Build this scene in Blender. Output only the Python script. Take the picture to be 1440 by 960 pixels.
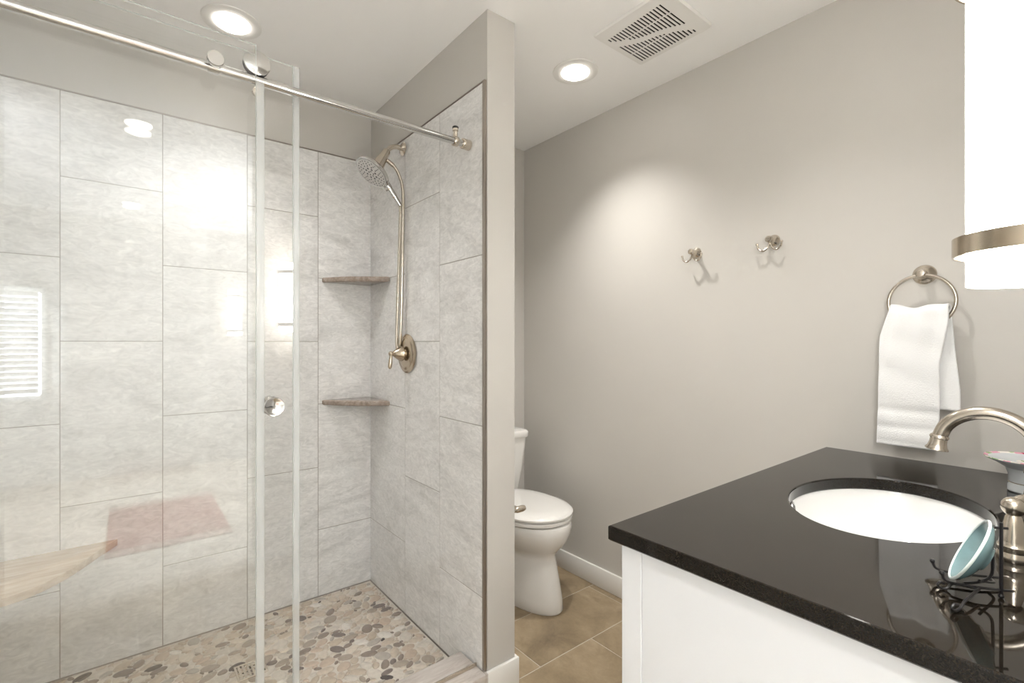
import bpy, bmesh, math, random
from mathutils import Vector, Matrix
S = bpy.context.scene
for o in list(bpy.data.objects):
    bpy.data.objects.remove(o, do_unlink=True)
COL = S.collection
random.seed(7)
pi = math.pi

# ------------------------------------------------------------------ camera, world, exposure
F_PX, YAW, CAM_H = 677.0, 0.6749, 1.2593
cam_d = bpy.data.cameras.new('camera')
cam_d.sensor_width = 36.0
cam_d.lens = F_PX / 1440 * 36
cam_d.shift_y = 1.83 / 1440
cam_d.clip_start = 0.01
cam = bpy.data.objects.new('camera', cam_d)
COL.objects.link(cam)
cam.location = (0, 0, CAM_H)
cam.rotation_euler = (pi / 2, 0, -YAW)
S.camera = cam

W = bpy.data.worlds.new('world'); S.world = W; W.use_nodes = True
W.node_tree.nodes['Background'].inputs[0].default_value = (0.86, 0.93, 1.0, 1)
W.node_tree.nodes['Background'].inputs[1].default_value = 4.0
S.view_settings.view_transform = 'Standard'
S.view_settings.look = 'None'
S.view_settings.gamma = 1.0
S.view_settings.use_curve_mapping = False
S.view_settings.exposure = 1.7

E_CAN, E_CAN_BACK, E_DAY, E_SIDE2 = 22.0, 26.0, 10.0, 22.0
CAN_COL = (1.0, 0.98, 0.945)

def area_light(name, loc, rot, sx, sy, energy, color):
    d = bpy.data.lights.new(name, 'AREA'); d.shape = 'RECTANGLE'
    d.size, d.size_y, d.energy, d.color = sx, sy, energy, color
    o = bpy.data.objects.new(name, d); COL.objects.link(o)
    o.location = loc; o.rotation_euler = rot
    return o
# daylight that comes in through the bedroom window behind the doorway
area_light('window_daylight', (-0.76, -3.14, 1.25), (pi / 2, 0, pi), 0.4, 0.95, E_DAY, (0.86, 0.93, 1.0))
area_light('added_side_daylight', (2.12, -1.5, 1.45), (pi / 2, 0, pi / 2), 1.7, 1.3, E_SIDE2, (0.88, 0.94, 1.0))  # added fill light, placed at an invented window out of mirror view

# ------------------------------------------------------------------ helpers
def tag(o, label=None, cat=None, group=None, kind=None):
    if label: o['label'] = label
    if cat: o['category'] = cat
    if group: o['group'] = group
    if kind: o['kind'] = kind
    return o

def thing(name, label, cat, loc=(0, 0, 0), group=None):
    o = bpy.data.objects.new(name, None)
    o.empty_display_size = 0.05
    COL.objects.link(o); o.location = loc
    return tag(o, label, cat, group)

def finish(name, verts, faces, mat, parent=None, smooth=35, loc=(0, 0, 0)):
    me = bpy.data.meshes.new(name)
    me.from_pydata(verts, [], faces)
    bm = bmesh.new(); bm.from_mesh(me)
    bmesh.ops.recalc_face_normals(bm, faces=bm.faces)
    bm.to_mesh(me); bm.free()
    if smooth:
        me.polygons.foreach_set('use_smooth', [True] * len(me.polygons))
        me.set_sharp_from_angle(angle=math.radians(smooth))
    me.materials.append(mat)
    o = bpy.data.objects.new(name, me); COL.objects.link(o)
    o.location = loc
    if parent: o.parent = parent
    return o

class MB:
    """collects shapes into one mesh; coordinates are in the frame of `origin`"""
    def __init__(s, origin=(0, 0, 0)):
        s.v = []; s.f = []; s.o = Vector(origin)
    def add(s, vs, fs, M=None):
        n = len(s.v)
        for p in vs:
            p = Vector(p)
            if M is not None: p = M @ p
            s.v.append(tuple(p - s.o))
        s.f += [tuple(i + n for i in f) for f in fs]
        return s
    def box(s, x0, x1, y0, y1, z0, z1, bev=0.0, seg=2, M=None):
        bm = bmesh.new()
        bmesh.ops.create_cube(bm, size=1.0)
        for v in bm.verts:
            v.co = Vector(((x0 + x1) / 2 + v.co.x * (x1 - x0), (y0 + y1) / 2 + v.co.y * (y1 - y0), (z0 + z1) / 2 + v.co.z * (z1 - z0)))
        if bev > 0:
            bmesh.ops.bevel(bm, geom=bm.edges[:], offset=bev, segments=seg, profile=0.5, affect='EDGES')
        bm.verts.index_update()
        s.add([v.co.copy() for v in bm.verts], [[v.index for v in f.verts] for f in bm.faces], M)
        bm.free(); return s
    def lathe(s, prof, M=None, n=32, sx=1.0, sy=1.0):
        """prof: (r, z) list revolved round local Z; r==0 ends close"""
        vs = []; rings = []
        for r, z in prof:
            if r <= 1e-6:
                rings.append([len(vs)]); vs.append((0, 0, z))
            else:
                rings.append(list(range(len(vs), len(vs) + n)))
                for i in range(n):
                    a = 2 * pi * i / n
                    vs.append((r * sx * math.cos(a), r * sy * math.sin(a), z))
        fs = []
        for a, b in zip(rings, rings[1:]):
            for i in range(n):
                j = (i + 1) % n
                if len(a) == 1 and len(b) == 1: continue
                if len(a) == 1: fs.append((a[0], b[i], b[j]))
                elif len(b) == 1: fs.append((a[i], a[j], b[0]))
                else: fs.append((a[i], a[j], b[j], b[i]))
        return s.add(vs, fs, M)
    def tube(s, pts, r, n=12, closed=False, M=None):
        pts = [Vector(p) for p in pts]; N = len(pts)
        rs = r if isinstance(r, (list, tuple)) else [r] * N
        T = []
        for i in range(N):
            a = pts[(i - 1) % N] if (closed or i > 0) else pts[i]
            b = pts[(i + 1) % N] if (closed or i < N - 1) else pts[i]
            T.append((b - a).normalized())
        up = Vector((0, 0, 1)) if abs(T[0].z) < 0.9 else Vector((1, 0, 0))
        u = (up - T[0] * up.dot(T[0])).normalized()
        vs = []
        for i in range(N):
            u = (u - T[i] * u.dot(T[i])).normalized()
            w = T[i].cross(u)
            for k in range(n):
                a = 2 * pi * k / n
                vs.append(pts[i] + (u * math.cos(a) + w * math.sin(a)) * rs[i])
        fs = []
        for i in range(N if closed else N - 1):
            j = (i + 1) % N
            for k in range(n):
                l = (k + 1) % n
                fs.append((i * n + k, i * n + l, j * n + l, j * n + k))
        if not closed:
            fs.append(tuple(range(n)))
            fs.append(tuple((N - 1) * n + k for k in range(n)))
        return s.add(vs, fs, M)
    def prism(s, poly, z0, z1, M=None, bev=0.0, seg=2):
        bm = bmesh.new()
        bot = [bm.verts.new((x, y, z0)) for x, y in poly]
        f = bm.faces.new(bot)
        r = bmesh.ops.extrude_face_region(bm, geom=[f])
        for g in r['geom']:
            if isinstance(g, bmesh.types.BMVert): g.co.z = z1
        bmesh.ops.recalc_face_normals(bm, faces=bm.faces)
        if bev > 0:
            es = [e for e in bm.edges if abs(e.verts[0].co.z - e.verts[1].co.z) < 1e-6]
            bmesh.ops.bevel(bm, geom=es, offset=bev, segments=seg, profile=0.5, affect='EDGES')
        bm.verts.index_update()
        s.add([v.co.copy() for v in bm.verts], [[v.index for v in q.verts] for q in bm.faces], M)
        bm.free(); return s
    def sphere(s, c, r, n=16, sc=(1, 1, 1)):
        k = n // 2
        prof = [(r * math.sin(pi * i / k), -r * math.cos(pi * i / k)) for i in range(k + 1)]
        prof[0] = (0, -r); prof[-1] = (0, r)
        return s.lathe(prof, Matrix.Translation(c) @ Matrix.Diagonal((sc[0], sc[1], sc[2], 1)), n=n)
    def build(s, name, mat, parent=None, smooth=35):
        return finish(name, s.v, s.f, mat, parent, smooth, (0, 0, 0) if parent else tuple(s.o))

def axis_M(p, d):
    """local +Z points along d, origin at p"""
    d = Vector(d).normalized()
    return Matrix.Translation(p) @ d.to_track_quat('Z', 'Y').to_matrix().to_4x4()

def bez(p, n=12):
    """Catmull-Rom through points"""
    p = [Vector(q) for q in p]; out = []
    q = [p[0] * 2 - p[1]] + p + [p[-1] * 2 - p[-2]]
    for i in range(1, len(q) - 2):
        for k in range(n):
            t = k / n
            a, b, c, d = q[i - 1], q[i], q[i + 1], q[i + 2]
            out.append(0.5 * ((2 * b) + (c - a) * t + (2 * a - 5 * b + 4 * c - d) * t * t + (3 * b - a - 3 * c + d) * t ** 3))
    out.append(p[-1]); return out

# ------------------------------------------------------------------ materials
def new_mat(name):
    m = bpy.data.materials.new(name); m.use_nodes = True
    nt = m.node_tree
    return m, nt, nt.nodes['Principled BSDF']

def mat_plain(name, col, rough=0.5, metal=0.0, noise=0.0, scale=8.0, bump=0.0, bscale=200.0, spec=0.5, coat=0.0):
    m, nt, b = new_mat(name)
    b.inputs['Base Color'].default_value = (*col, 1)
    b.inputs['Roughness'].default_value = rough
    b.inputs['Metallic'].default_value = metal
    b.inputs['Specular IOR Level'].default_value = spec
    b.inputs['Coat Weight'].default_value = coat
    tc = nt.nodes.new('ShaderNodeTexCoord')
    if noise > 0:
        n = nt.nodes.new('ShaderNodeTexNoise'); n.inputs['Scale'].default_value = scale
        n.inputs['Detail'].default_value = 5
        nt.links.new(tc.outputs['Object'], n.inputs['Vector'])
        r = nt.nodes.new('ShaderNodeValToRGB')
        r.color_ramp.elements[0].position = 0.3; r.color_ramp.elements[1].position = 0.7
        r.color_ramp.elements[0].color = (*[c * (1 - noise) for c in col], 1)
        r.color_ramp.elements[1].color = (*[min(1, c * (1 + noise)) for c in col], 1)
        nt.links.new(n.outputs['Fac'], r.inputs['Fac'])
        nt.links.new(r.outputs['Color'], b.inputs['Base Color'])
    if bump > 0:
        n = nt.nodes.new('ShaderNodeTexNoise'); n.inputs['Scale'].default_value = bscale
        nt.links.new(tc.outputs['Object'], n.inputs['Vector'])
        bp = nt.nodes.new('ShaderNodeBump'); bp.inputs['Strength'].default_value = bump
        bp.inputs['Distance'].default_value = 0.002
        nt.links.new(n.outputs['Fac'], bp.inputs['Height'])
        nt.links.new(bp.outputs['Normal'], b.inputs['Normal'])
    return m

def mat_stone(name, c0, c1, c2, rough, scale=3.0, stretch=(1, 1, 1), island=True, dist=1.2, fine=0.0, bump=0.0, rot=(0, 0, 0)):
    m, nt, b = new_mat(name)
    L = nt.links.new; N = nt.nodes.new
    tc = N('ShaderNodeTexCoord')
    vec = tc.outputs['Object']
    mp = N('ShaderNodeMapping'); mp.inputs['Scale'].default_value = stretch; mp.inputs['Rotation'].default_value = rot
    L(vec, mp.inputs['Vector']); vec = mp.outputs['Vector']
    if island:
        g = N('ShaderNodeNewGeometry')
        mul = N('ShaderNodeMath'); mul.operation = 'MULTIPLY'; mul.inputs[1].default_value = 37.0
        L(g.outputs['Random Per Island'], mul.inputs[0])
        va = N('ShaderNodeVectorMath'); va.operation = 'ADD'
        L(vec, va.inputs[0]); L(mul.outputs[0], va.inputs[1]); vec = va.outputs[0]
    n = N('ShaderNodeTexNoise'); n.inputs['Scale'].default_value = scale
    n.inputs['Detail'].default_value = 9; n.inputs['Roughness'].default_value = 0.62
    n.inputs['Distortion'].default_value = dist
    L(vec, n.inputs['Vector'])
    r = N('ShaderNodeValToRGB'); e = r.color_ramp.elements
    e[0].position = 0.30; e[0].color = (*c0, 1); e[1].position = 0.72; e[1].color = (*c2, 1)
    k = e.new(0.5); k.color = (*c1, 1)
    L(n.outputs['Fac'], r.inputs['Fac'])
    col = r.outputs['Color']
    if fine > 0:
        n2 = N('ShaderNodeTexNoise'); n2.inputs['Scale'].default_value = scale * 9
        n2.inputs['Detail'].default_value = 8; n2.inputs['Roughness'].default_value = 0.7; n2.inputs['Distortion'].default_value = 1.6
        L(vec, n2.inputs['Vector'])
        mr = N('ShaderNodeMapRange'); mr.inputs[1].default_value = 0.3; mr.inputs[2].default_value = 0.7
        mr.inputs[3].default_value = 1 - fine; mr.inputs[4].default_value = 1 + fine * 0.4
        L(n2.outputs['Fac'], mr.inputs[0])
        vm = N('ShaderNodeVectorMath'); vm.operation = 'SCALE'
        L(col, vm.inputs[0]); L(mr.outputs[0], vm.inputs['Scale']); col = vm.outputs[0]
    L(col, b.inputs['Base Color'])
    b.inputs['Roughness'].default_value = rough
    if bump > 0:
        bp = N('ShaderNodeBump'); bp.inputs['Strength'].default_value = bump; bp.inputs['Distance'].default_value = 0.002
        L(n.outputs['Fac'], bp.inputs['Height']); L(bp.outputs['Normal'], b.inputs['Normal'])
    return m

def mat_emit(name, col, strength):
    m, nt, b = new_mat(name)
    b.inputs['Base Color'].default_value = (0.9, 0.88, 0.84, 1)
    b.inputs['Emission Color'].default_value = (*col, 1)
    b.inputs['Emission Strength'].default_value = strength
    b.inputs['Roughness'].default_value = 0.3
    return m

def mat_glass(name, tint, f0=0.045):
    m = bpy.data.materials.new(name); m.use_nodes = True
    nt = m.node_tree; nt.nodes.clear(); L = nt.links.new; N = nt.nodes.new
    out = N('ShaderNodeOutputMaterial'); mix = N('ShaderNodeMixShader')
    tr = N('ShaderNodeBsdfTransparent'); tr.inputs[0].default_value = (*tint, 1)
    gl = N('ShaderNodeBsdfGlossy'); gl.inputs['Roughness'].default_value = 0.0
    gl.inputs['Color'].default_value = (1, 1, 1, 1)
    lw = N('ShaderNodeLayerWeight'); lw.inputs['Blend'].default_value = 0.5
    p = N('ShaderNodeMath'); p.operation = 'POWER'; p.inputs[1].default_value = 5
    ma = N('ShaderNodeMath'); ma.operation = 'MULTIPLY_ADD'; ma.inputs[1].default_value = 1 - f0; ma.inputs[2].default_value = f0
    L(lw.outputs['Facing'], p.inputs[0]); L(p.outputs[0], ma.inputs[0]); L(ma.outputs[0], mix.inputs[0])
    L(tr.outputs[0], mix.inputs[1]); L(gl.outputs[0], mix.inputs[2]); L(mix.outputs[0], out.inputs[0])
    return m

def mat_seal(name, fac=0.34, col=(0.86, 0.88, 0.88)):
    m = bpy.data.materials.new(name); m.use_nodes = True
    nt = m.node_tree; nt.nodes.clear(); L = nt.links.new; N = nt.nodes.new
    out = N('ShaderNodeOutputMaterial'); mix = N('ShaderNodeMixShader'); mix.inputs[0].default_value = fac
    tr = N('ShaderNodeBsdfTransparent'); tr.inputs[0].default_value = (0.97, 0.98, 0.98, 1)
    p = N('ShaderNodeBsdfPrincipled'); p.inputs['Base Color'].default_value = (*col, 1)
    p.inputs['Roughness'].default_value = 0.12
    L(tr.outputs[0], mix.inputs[1]); L(p.outputs[0], mix.inputs[2]); L(mix.outputs[0], out.inputs[0])
    return m

M_WALL = mat_plain('greige_paint', (0.585, 0.56, 0.52), 0.42, noise=0.012, scale=3, bump=0.05, bscale=260)
M_CEIL = mat_plain('ceiling_paint', (0.95, 0.94, 0.92), 0.8)
M_WHITE = mat_plain('white_trim_paint', (0.84, 0.825, 0.79), 0.35)
M_CAB = mat_plain('white_cabinet_lacquer', (0.84, 0.85, 0.87), 0.3)
M_TILE = mat_stone('marbled_wall_tile', (0.71, 0.70, 0.682), (0.85, 0.84, 0.825), (0.92, 0.912, 0.90), 0.018, scale=2.4, stretch=(1.0, 1.0, 2.2), rot=(0.55, 0.6, 0.3), dist=1.8, fine=0.22)
M_GROUT = mat_plain('tile_grout', (0.36, 0.33, 0.30), 0.9, noise=0.05)
M_FLOOR = mat_stone('tan_floor_tile', (0.19, 0.14, 0.085), (0.33, 0.25, 0.155), (0.46, 0.36, 0.24), 0.38, scale=3.2, dist=1.0, fine=0.14)
M_FGROUT = mat_plain('floor_grout', (0.56, 0.50, 0.42), 0.9)
M_SLAB = mat_stone('travertine_slab', (0.46, 0.40, 0.36), (0.60, 0.545, 0.50), (0.72, 0.67, 0.63), 0.25, scale=5, stretch=(1.2, 7, 7), island=False, dist=0.7, fine=0.1)
M_BENCH = mat_stone('honey_stone_slab', (0.36, 0.25, 0.16), (0.48, 0.355, 0.24), (0.58, 0.45, 0.32), 0.22, scale=4, stretch=(1.3, 8, 8), island=False, dist=0.6, fine=0.08)
M_SHELF = mat_stone('brown_marble', (0.22, 0.17, 0.14), (0.38, 0.31, 0.26), (0.52, 0.45, 0.39), 0.12, scale=14, island=False, dist=2.0, fine=0.2, bump=0.4)
M_BRONZE = mat_plain('bronze_edge_profile', (0.36, 0.32, 0.28), 0.3, metal=0.9)
M_NICKEL = mat_plain('brushed_nickel', (0.63, 0.57, 0.49), 0.22, metal=1.0, bump=0.03, bscale=300)
M_NICKEL2 = mat_plain('warm_brushed_nickel', (0.55, 0.47, 0.37), 0.2, metal=1.0)
M_CHROME = mat_plain('polished_chrome', (0.64, 0.635, 0.62), 0.12, metal=1.0)
M_PORC = mat_plain('white_porcelain', (0.80, 0.78, 0.745), 0.12, coat=0.3)
M_BASIN = mat_plain('white_basin_glaze', (0.86, 0.86, 0.845), 0.1, coat=0.3)
M_DARK = mat_plain('dark_cavity', (0.02, 0.017, 0.014), 0.9)
M_RUBBER = mat_plain('black_rubber', (0.025, 0.025, 0.025), 0.6)
M_SPRAY = mat_plain('grey_spray_face', (0.60, 0.59, 0.57), 0.25, metal=0.6)
M_GLASS = mat_glass('clear_shower_glass', (0.990, 0.993, 0.990))
M_SEAL = mat_seal('clear_vinyl_seal', 0.30)
M_EDGE = mat_seal('polished_glass_edge', 0.55, (0.80, 0.85, 0.83))
M_LENS = mat_emit('lit_lens', (1.0, 0.96, 0.89), 4.0)
M_SHADE = mat_emit('lit_opal_glass', (1.0, 0.99, 0.965), 11.0)
M_IRON = mat_plain('black_wire', (0.012, 0.011, 0.012), 0.35)
M_TEAL = mat_plain('pale_teal_glaze', (0.15, 0.245, 0.265), 0.15, noise=0.15, scale=30, coat=0.4)
M_RIMW = mat_plain('white_glaze_rim', (0.66, 0.74, 0.73), 0.15)
M_CERAM = mat_plain('bluish_white_china', (0.62, 0.65, 0.67), 0.15, noise=0.05, scale=30)

# black speckled counter stone
m, nt, b = new_mat('black_speckled_granite')
tc = nt.nodes.new('ShaderNodeTexCoord')
v1 = nt.nodes.new('ShaderNodeTexNoise'); v1.inputs['Scale'].default_value = 420; v1.inputs['Detail'].default_value = 3
r1 = nt.nodes.new('ShaderNodeValToRGB')
r1.color_ramp.elements[0].position = 0.45; r1.color_ramp.elements[0].color = (0.0075, 0.006, 0.0045, 1)
r1.color_ramp.elements[1].position = 0.75; r1.color_ramp.elements[1].color = (0.026, 0.019, 0.012, 1)
nt.links.new(tc.outputs['Object'], v1.inputs['Vector']); nt.links.new(v1.outputs['Fac'], r1.inputs['Fac'])
nt.links.new(r1.outputs['Color'], b.inputs['Base Color'])
b.inputs['Roughness'].default_value = 0.035; b.inputs['IOR'].default_value = 1.45; b.inputs['Specular IOR Level'].default_value = 0.40
M_COUNTER = m

# terry towel
m, nt, b = new_mat('white_terry')
b.inputs['Base Color'].default_value = (0.86, 0.86, 0.855, 1); b.inputs['Roughness'].default_value = 0.95
b.inputs['Sheen Weight'].default_value = 0.3
tc = nt.nodes.new('ShaderNodeTexCoord'); n1 = nt.nodes.new('ShaderNodeTexNoise'); n1.inputs['Scale'].default_value = 260
bp = nt.nodes.new('ShaderNodeBump'); bp.inputs['Strength'].default_value = 0.5; bp.inputs['Distance'].default_value = 0.002
nt.links.new(tc.outputs['Object'], n1.inputs['Vector']); nt.links.new(n1.outputs['Fac'], bp.inputs['Height'])
nt.links.new(bp.outputs['Normal'], b.inputs['Normal'])
M_TERRY = m

# pebbles: each stone its own colour
m, nt, b = new_mat('river_pebbles')
g = nt.nodes.new('ShaderNodeNewGeometry'); r1 = nt.nodes.new('ShaderNodeValToRGB'); r1.color_ramp.interpolation = 'CONSTANT'
cols = [(0.0, (0.58, 0.50, 0.41)), (0.18, (0.65, 0.58, 0.49)), (0.34, (0.53, 0.45, 0.36)), (0.46, (0.62, 0.57, 0.50)), (0.58, (0.55, 0.45, 0.36)),
        (0.68, (0.29, 0.24, 0.20)), (0.74, (0.40, 0.34, 0.28)), (0.83, (0.22, 0.185, 0.165)), (0.88, (0.46, 0.42, 0.37)), (0.945, (0.72, 0.68, 0.62)), (0.985, (0.095, 0.08, 0.075))]
e = r1.color_ramp.elements
e[0].position = 0; e[0].color = (*cols[0][1], 1); e[1].position = cols[1][0]; e[1].color = (*cols[1][1], 1)
for p_, c_ in cols[2:]:
    k = e.new(p_); k.color = (*c_, 1)
nt.links.new(g.outputs['Random Per Island'], r1.inputs['Fac'])
tc = nt.nodes.new('ShaderNodeTexCoord'); n1 = nt.nodes.new('ShaderNodeTexNoise'); n1.inputs['Scale'].default_value = 70
mr = nt.nodes.new('ShaderNodeMapRange'); mr.inputs[3].default_value = 0.8; mr.inputs[4].default_value = 1.15
vm = nt.nodes.new('ShaderNodeVectorMath'); vm.operation = 'SCALE'
nt.links.new(tc.outputs['Object'], n1.inputs['Vector']); nt.links.new(n1.outputs['Fac'], mr.inputs[0])
nt.links.new(r1.outputs['Color'], vm.inputs[0]); nt.links.new(mr.outputs[0], vm.inputs['Scale'])
nt.links.new(vm.outputs[0], b.inputs['Base Color']); b.inputs['Roughness'].default_value = 0.45
M_PEBBLE = m
M_PGROUT = mat_plain('cream_pebble_grout', (0.66, 0.61, 0.54), 0.85, noise=0.08, scale=20)

# flowered china
m, nt, b = new_mat('rose_painted_china')
tc = nt.nodes.new('ShaderNodeTexCoord')
def spots(scale, th, col, base, off):
    mp = nt.nodes.new('ShaderNodeMapping'); mp.inputs['Location'].default_value = off
    vo = nt.nodes.new('ShaderNodeTexVoronoi'); vo.inputs['Scale'].default_value = scale
    nz = nt.nodes.new('ShaderNodeTexNoise'); nz.inputs['Scale'].default_value = 120
    ad = nt.nodes.new('ShaderNodeMath'); ad.operation = 'MULTIPLY_ADD'; ad.inputs[1].default_value = 0.35
    lt = nt.nodes.new('ShaderNodeMath'); lt.operation = 'LESS_THAN'; lt.inputs[1].default_value = th + 0.17
    mx = nt.nodes.new('ShaderNodeMix'); mx.data_type = 'RGBA'
    nt.links.new(tc.outputs['Object'], mp.inputs['Vector']); nt.links.new(mp.outputs['Vector'], vo.inputs['Vector'])
    nt.links.new(tc.outputs['Object'], nz.inputs['Vector'])
    nt.links.new(nz.outputs['Fac'], ad.inputs[0]); nt.links.new(vo.outputs['Distance'], ad.inputs[2])
    nt.links.new(ad.outputs[0], lt.inputs[0]); nt.links.new(lt.outputs[0], mx.inputs['Factor'])
    if isinstance(base, tuple): mx.inputs['A'].default_value = (*base, 1)
    else: nt.links.new(base, mx.inputs['A'])
    mx.inputs['B'].default_value = (*col, 1)
    return mx.outputs['Result']
c = spots(34, 0.40, (0.30, 0.45, 0.20), (0.85, 0.80, 0.72), (0.3, 0.1, 0))
c = spots(22, 0.50, (0.75, 0.32, 0.42), c, (0, 0, 0))
c = spots(22, 0.26, (0.48, 0.03, 0.10), c, (0, 0, 0))
nt.links.new(c, b.inputs['Base Color']); b.inputs['Roughness'].default_value = 0.12
M_ROSE = m

# woven red rug in the bedroom beyond the doorway
m, nt, b = new_mat('red_rug')
tc = nt.nodes.new('ShaderNodeTexCoord'); vo = nt.nodes.new('ShaderNodeTexVoronoi'); vo.inputs['Scale'].default_value = 14
r1 = nt.nodes.new('ShaderNodeValToRGB'); r1.color_ramp.elements[0].color = (0.42, 0.33, 0.27, 1); r1.color_ramp.elements[1].color = (0.36, 0.19, 0.16, 1)
r1.color_ramp.elements[0].position = 0.15; r1.color_ramp.elements[1].position = 0.4
nt.links.new(tc.outputs['Object'], vo.inputs['Vector']); nt.links.new(vo.outputs['Distance'], r1.inputs['Fac'])
nt.links.new(r1.outputs['Color'], b.inputs['Base Color']); b.inputs['Roughness'].default_value = 0.95
M_RUG = m
M_BEDFLOOR = mat_plain('bedroom_carpet', (0.58, 0.53, 0.46), 0.9, noise=0.2, scale=12)

# ------------------------------------------------------------------ room dimensions
CZ = 2.44
XH = 1.9115           # wall with the hooks
YA = 2.268            # wall behind the toilet
YB = 2.421            # back wall of the shower (tile face 2.41)
XP, XQ = 0.996, 1.1195   # partition faces
YF = 1.384            # partition end
XL = -0.54            # left wall
YW = -0.05            # vanity wall (the camera stands in its doorway)
DX0, DX1, DZ = -0.44, 0.56, 2.05
TT = 0.011            # tile thickness

def structure(name, mb, mat, label=None, smooth=35):
    o = mb.build(name, mat, None, smooth); o['kind'] = 'structure'
    if label: o['label'] = label
    return o
def sub(name, mb, mat, parent, label=None, smooth=35):
    o = mb.build(name, mat, parent, smooth)
    if label: o['label'] = label
    return o

structure('ceiling', MB().box(-2.1, 2.1, -3.1, 2.62, CZ, CZ + 0.1), M_CEIL)
wall_right = structure('wall_right', MB().box(XH, XH + 0.1, YW - 0.12, YA + 0.25, 0, CZ), M_WALL)
structure('wall_back', MB().box(XQ, XH, YA, YA + 0.1, 0, CZ), M_WALL)
wall_sb = structure('wall_shower_back', MB().box(XL - 0.1, XP, YB, YB + 0.1, 0, CZ), M_WALL)
wall_left = structure('wall_left', MB().box(XL - 0.1, XL, YW, YB, 0, CZ), M_WALL)
wall_p = structure('wall_partition', MB().box(XP, XQ, YF, YB + 0.1, 0, CZ), M_WALL)
wf = MB()
wf.box(DX1, XH, YW - 0.12, YW, 0, CZ); wf.box(XL - 0.1, DX0, YW - 0.12, YW, 0, CZ)
wall_front = structure('wall_front', wf, M_WALL)

# floor tiles: 12 x 24 inch, rows along X, every tile bevelled over a grout bed
def tile_field(mb, cells, to3, thick, gap, bev):
    for (u0, u1, v0, v1) in cells:
        u0 += gap; u1 -= gap; v0 += gap; v1 -= gap
        if u1 - u0 < 0.004 or v1 - v0 < 0.004: continue
        b_ = bev
        ring = [(u0, v0), (u1, v0), (u1, v1), (u0, v1)]
        ring2 = [(u0 + b_, v0 + b_), (u1 - b_, v0 + b_), (u1 - b_, v1 - b_), (u0 + b_, v1 - b_)]
        vs = [to3(u, v, 0) for u, v in ring] + [to3(u, v, thick - b_) for u, v in ring] + [to3(u, v, thick) for u, v in ring2]
        fs = [(3, 2, 1, 0)]
        for k in range(4):
            l = (k + 1) % 4
            fs += [(k, l, 4 + l, 4 + k), (4 + k, 4 + l, 8 + l, 8 + k)]
        fs.append((8, 9, 10, 11))
        mb.add(vs, fs)

fl = structure('floor', MB().box(XL, XH, YW - 0.12, YA, -0.05, -0.002), M_FGROUT)
cells = []
y = 1.697 - 0.304 * 6; k = 0
while y < YA:
    off = 1.547 if k % 2 == 0 else 1.257 + 0.61
    x = off - 0.61 * 5
    while x < XH:
        a, b_, c_, d_ = max(x, XL), min(x + 0.61, XH), max(y, YW - 0.12), min(y + 0.304, YA)
        # keep clear of the shower and partition
        if d_ > YF - 0.02 and a < XP:
            if c_ < YF - 0.02:
                cells.append((a, min(b_, XQ), c_, YF - 0.02))
                if b_ > XQ: cells.append((XQ, b_, c_, d_))
            elif b_ > XQ: cells.append((XQ, b_, c_, d_))
        elif b_ > a and d_ > c_: cells.append((a, b_, c_, d_))
        x += 0.61
    y += 0.304; k += 1
mb = MB(); tile_field(mb, cells, lambda u, v, h: (u, v, -0.003 + h), 0.003, 0.0024, 0.001)
sub('tile_field', mb, M_FLOOR, fl)

# ------------------------------------------------------------------ shower shell
AJ, BJ = [0.03, 0.352, 0.962, 1.573, 2.186], [0.03, 0.655, 1.265, 1.870, 2.186]
mb = MB()
colx = [XL, -0.496, -0.191, 0.114, 0.4195, 0.7245, XP]
for i in range(6):
    J = AJ if i % 2 == 1 else BJ
    if i == 5: J = AJ
    if i == 0: J = BJ
    tile_field(mb, [(colx[i], colx[i + 1], a, b_) for a, b_ in zip(J, J[1:])], lambda u, v, h: (u, YB - 0.002 - h, v), TT - 0.002, 0.0014, 0.0008)
sub('wall_tiles', mb, M_TILE, wall_sb)
sub('grout_bed', MB().box(XL, XP, YB - TT + 0.0012, YB, 0.0, 2.1855), M_GROUT, wall_sb)
sub('edge_profile', MB().box(XL, XP, YB - TT - 0.0015, YB, 2.186, 2.1905), M_BRONZE, wall_sb, 'thin dark metal strip capping the tile')
mb = MB()
coly = [YB - TT, 2.014, 1.704, 1.402]
for i in range(3):
    J = AJ if i % 2 == 0 else BJ
    tile_field(mb, [(coly[i + 1], coly[i], a, b_) for a, b_ in zip(J, J[1:])], lambda u, v, h: (XP - h, u, v), TT - 0.003, 0.0014, 0.0008)
sub('wall_tiles', mb, M_TILE, wall_p)
sub('grout_bed', MB().box(XP - TT + 0.0042, XP, 1.402, YB - TT, 0.0, 2.1855), M_GROUT, wall_p)
ep = MB().box(XP - TT, XP, YF + 0.0035, YF + 0.0165, 0.100, 2.1905, 0.001, 1)
ep.box(XP - TT + 0.0015, XP, YF + 0.0165, YB - TT, 2.186, 2.1905)
sub('edge_profile', ep, M_BRONZE, wall_p, 'bronze metal strip edging the tile')
mb = MB()
yy = [YB - TT, 2.105, 1.80, 1.495, 1.402]
for i in range(4):
    J = AJ if i % 2 == 0 else BJ
    tile_field(mb, [(yy[i + 1], yy[i], a, b_) for a, b_ in zip(J, J[1:])], lambda u, v, h: (XL + h, u, v), TT - 0.002, 0.0014, 0.0008)
sub('wall_tiles', mb, M_TILE, wall_left)
sub('grout_bed', MB().box(XL, XL + TT - 0.0032, 1.402, YB - TT, 0.0, 2.1855), M_GROUT, wall_left)

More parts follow.
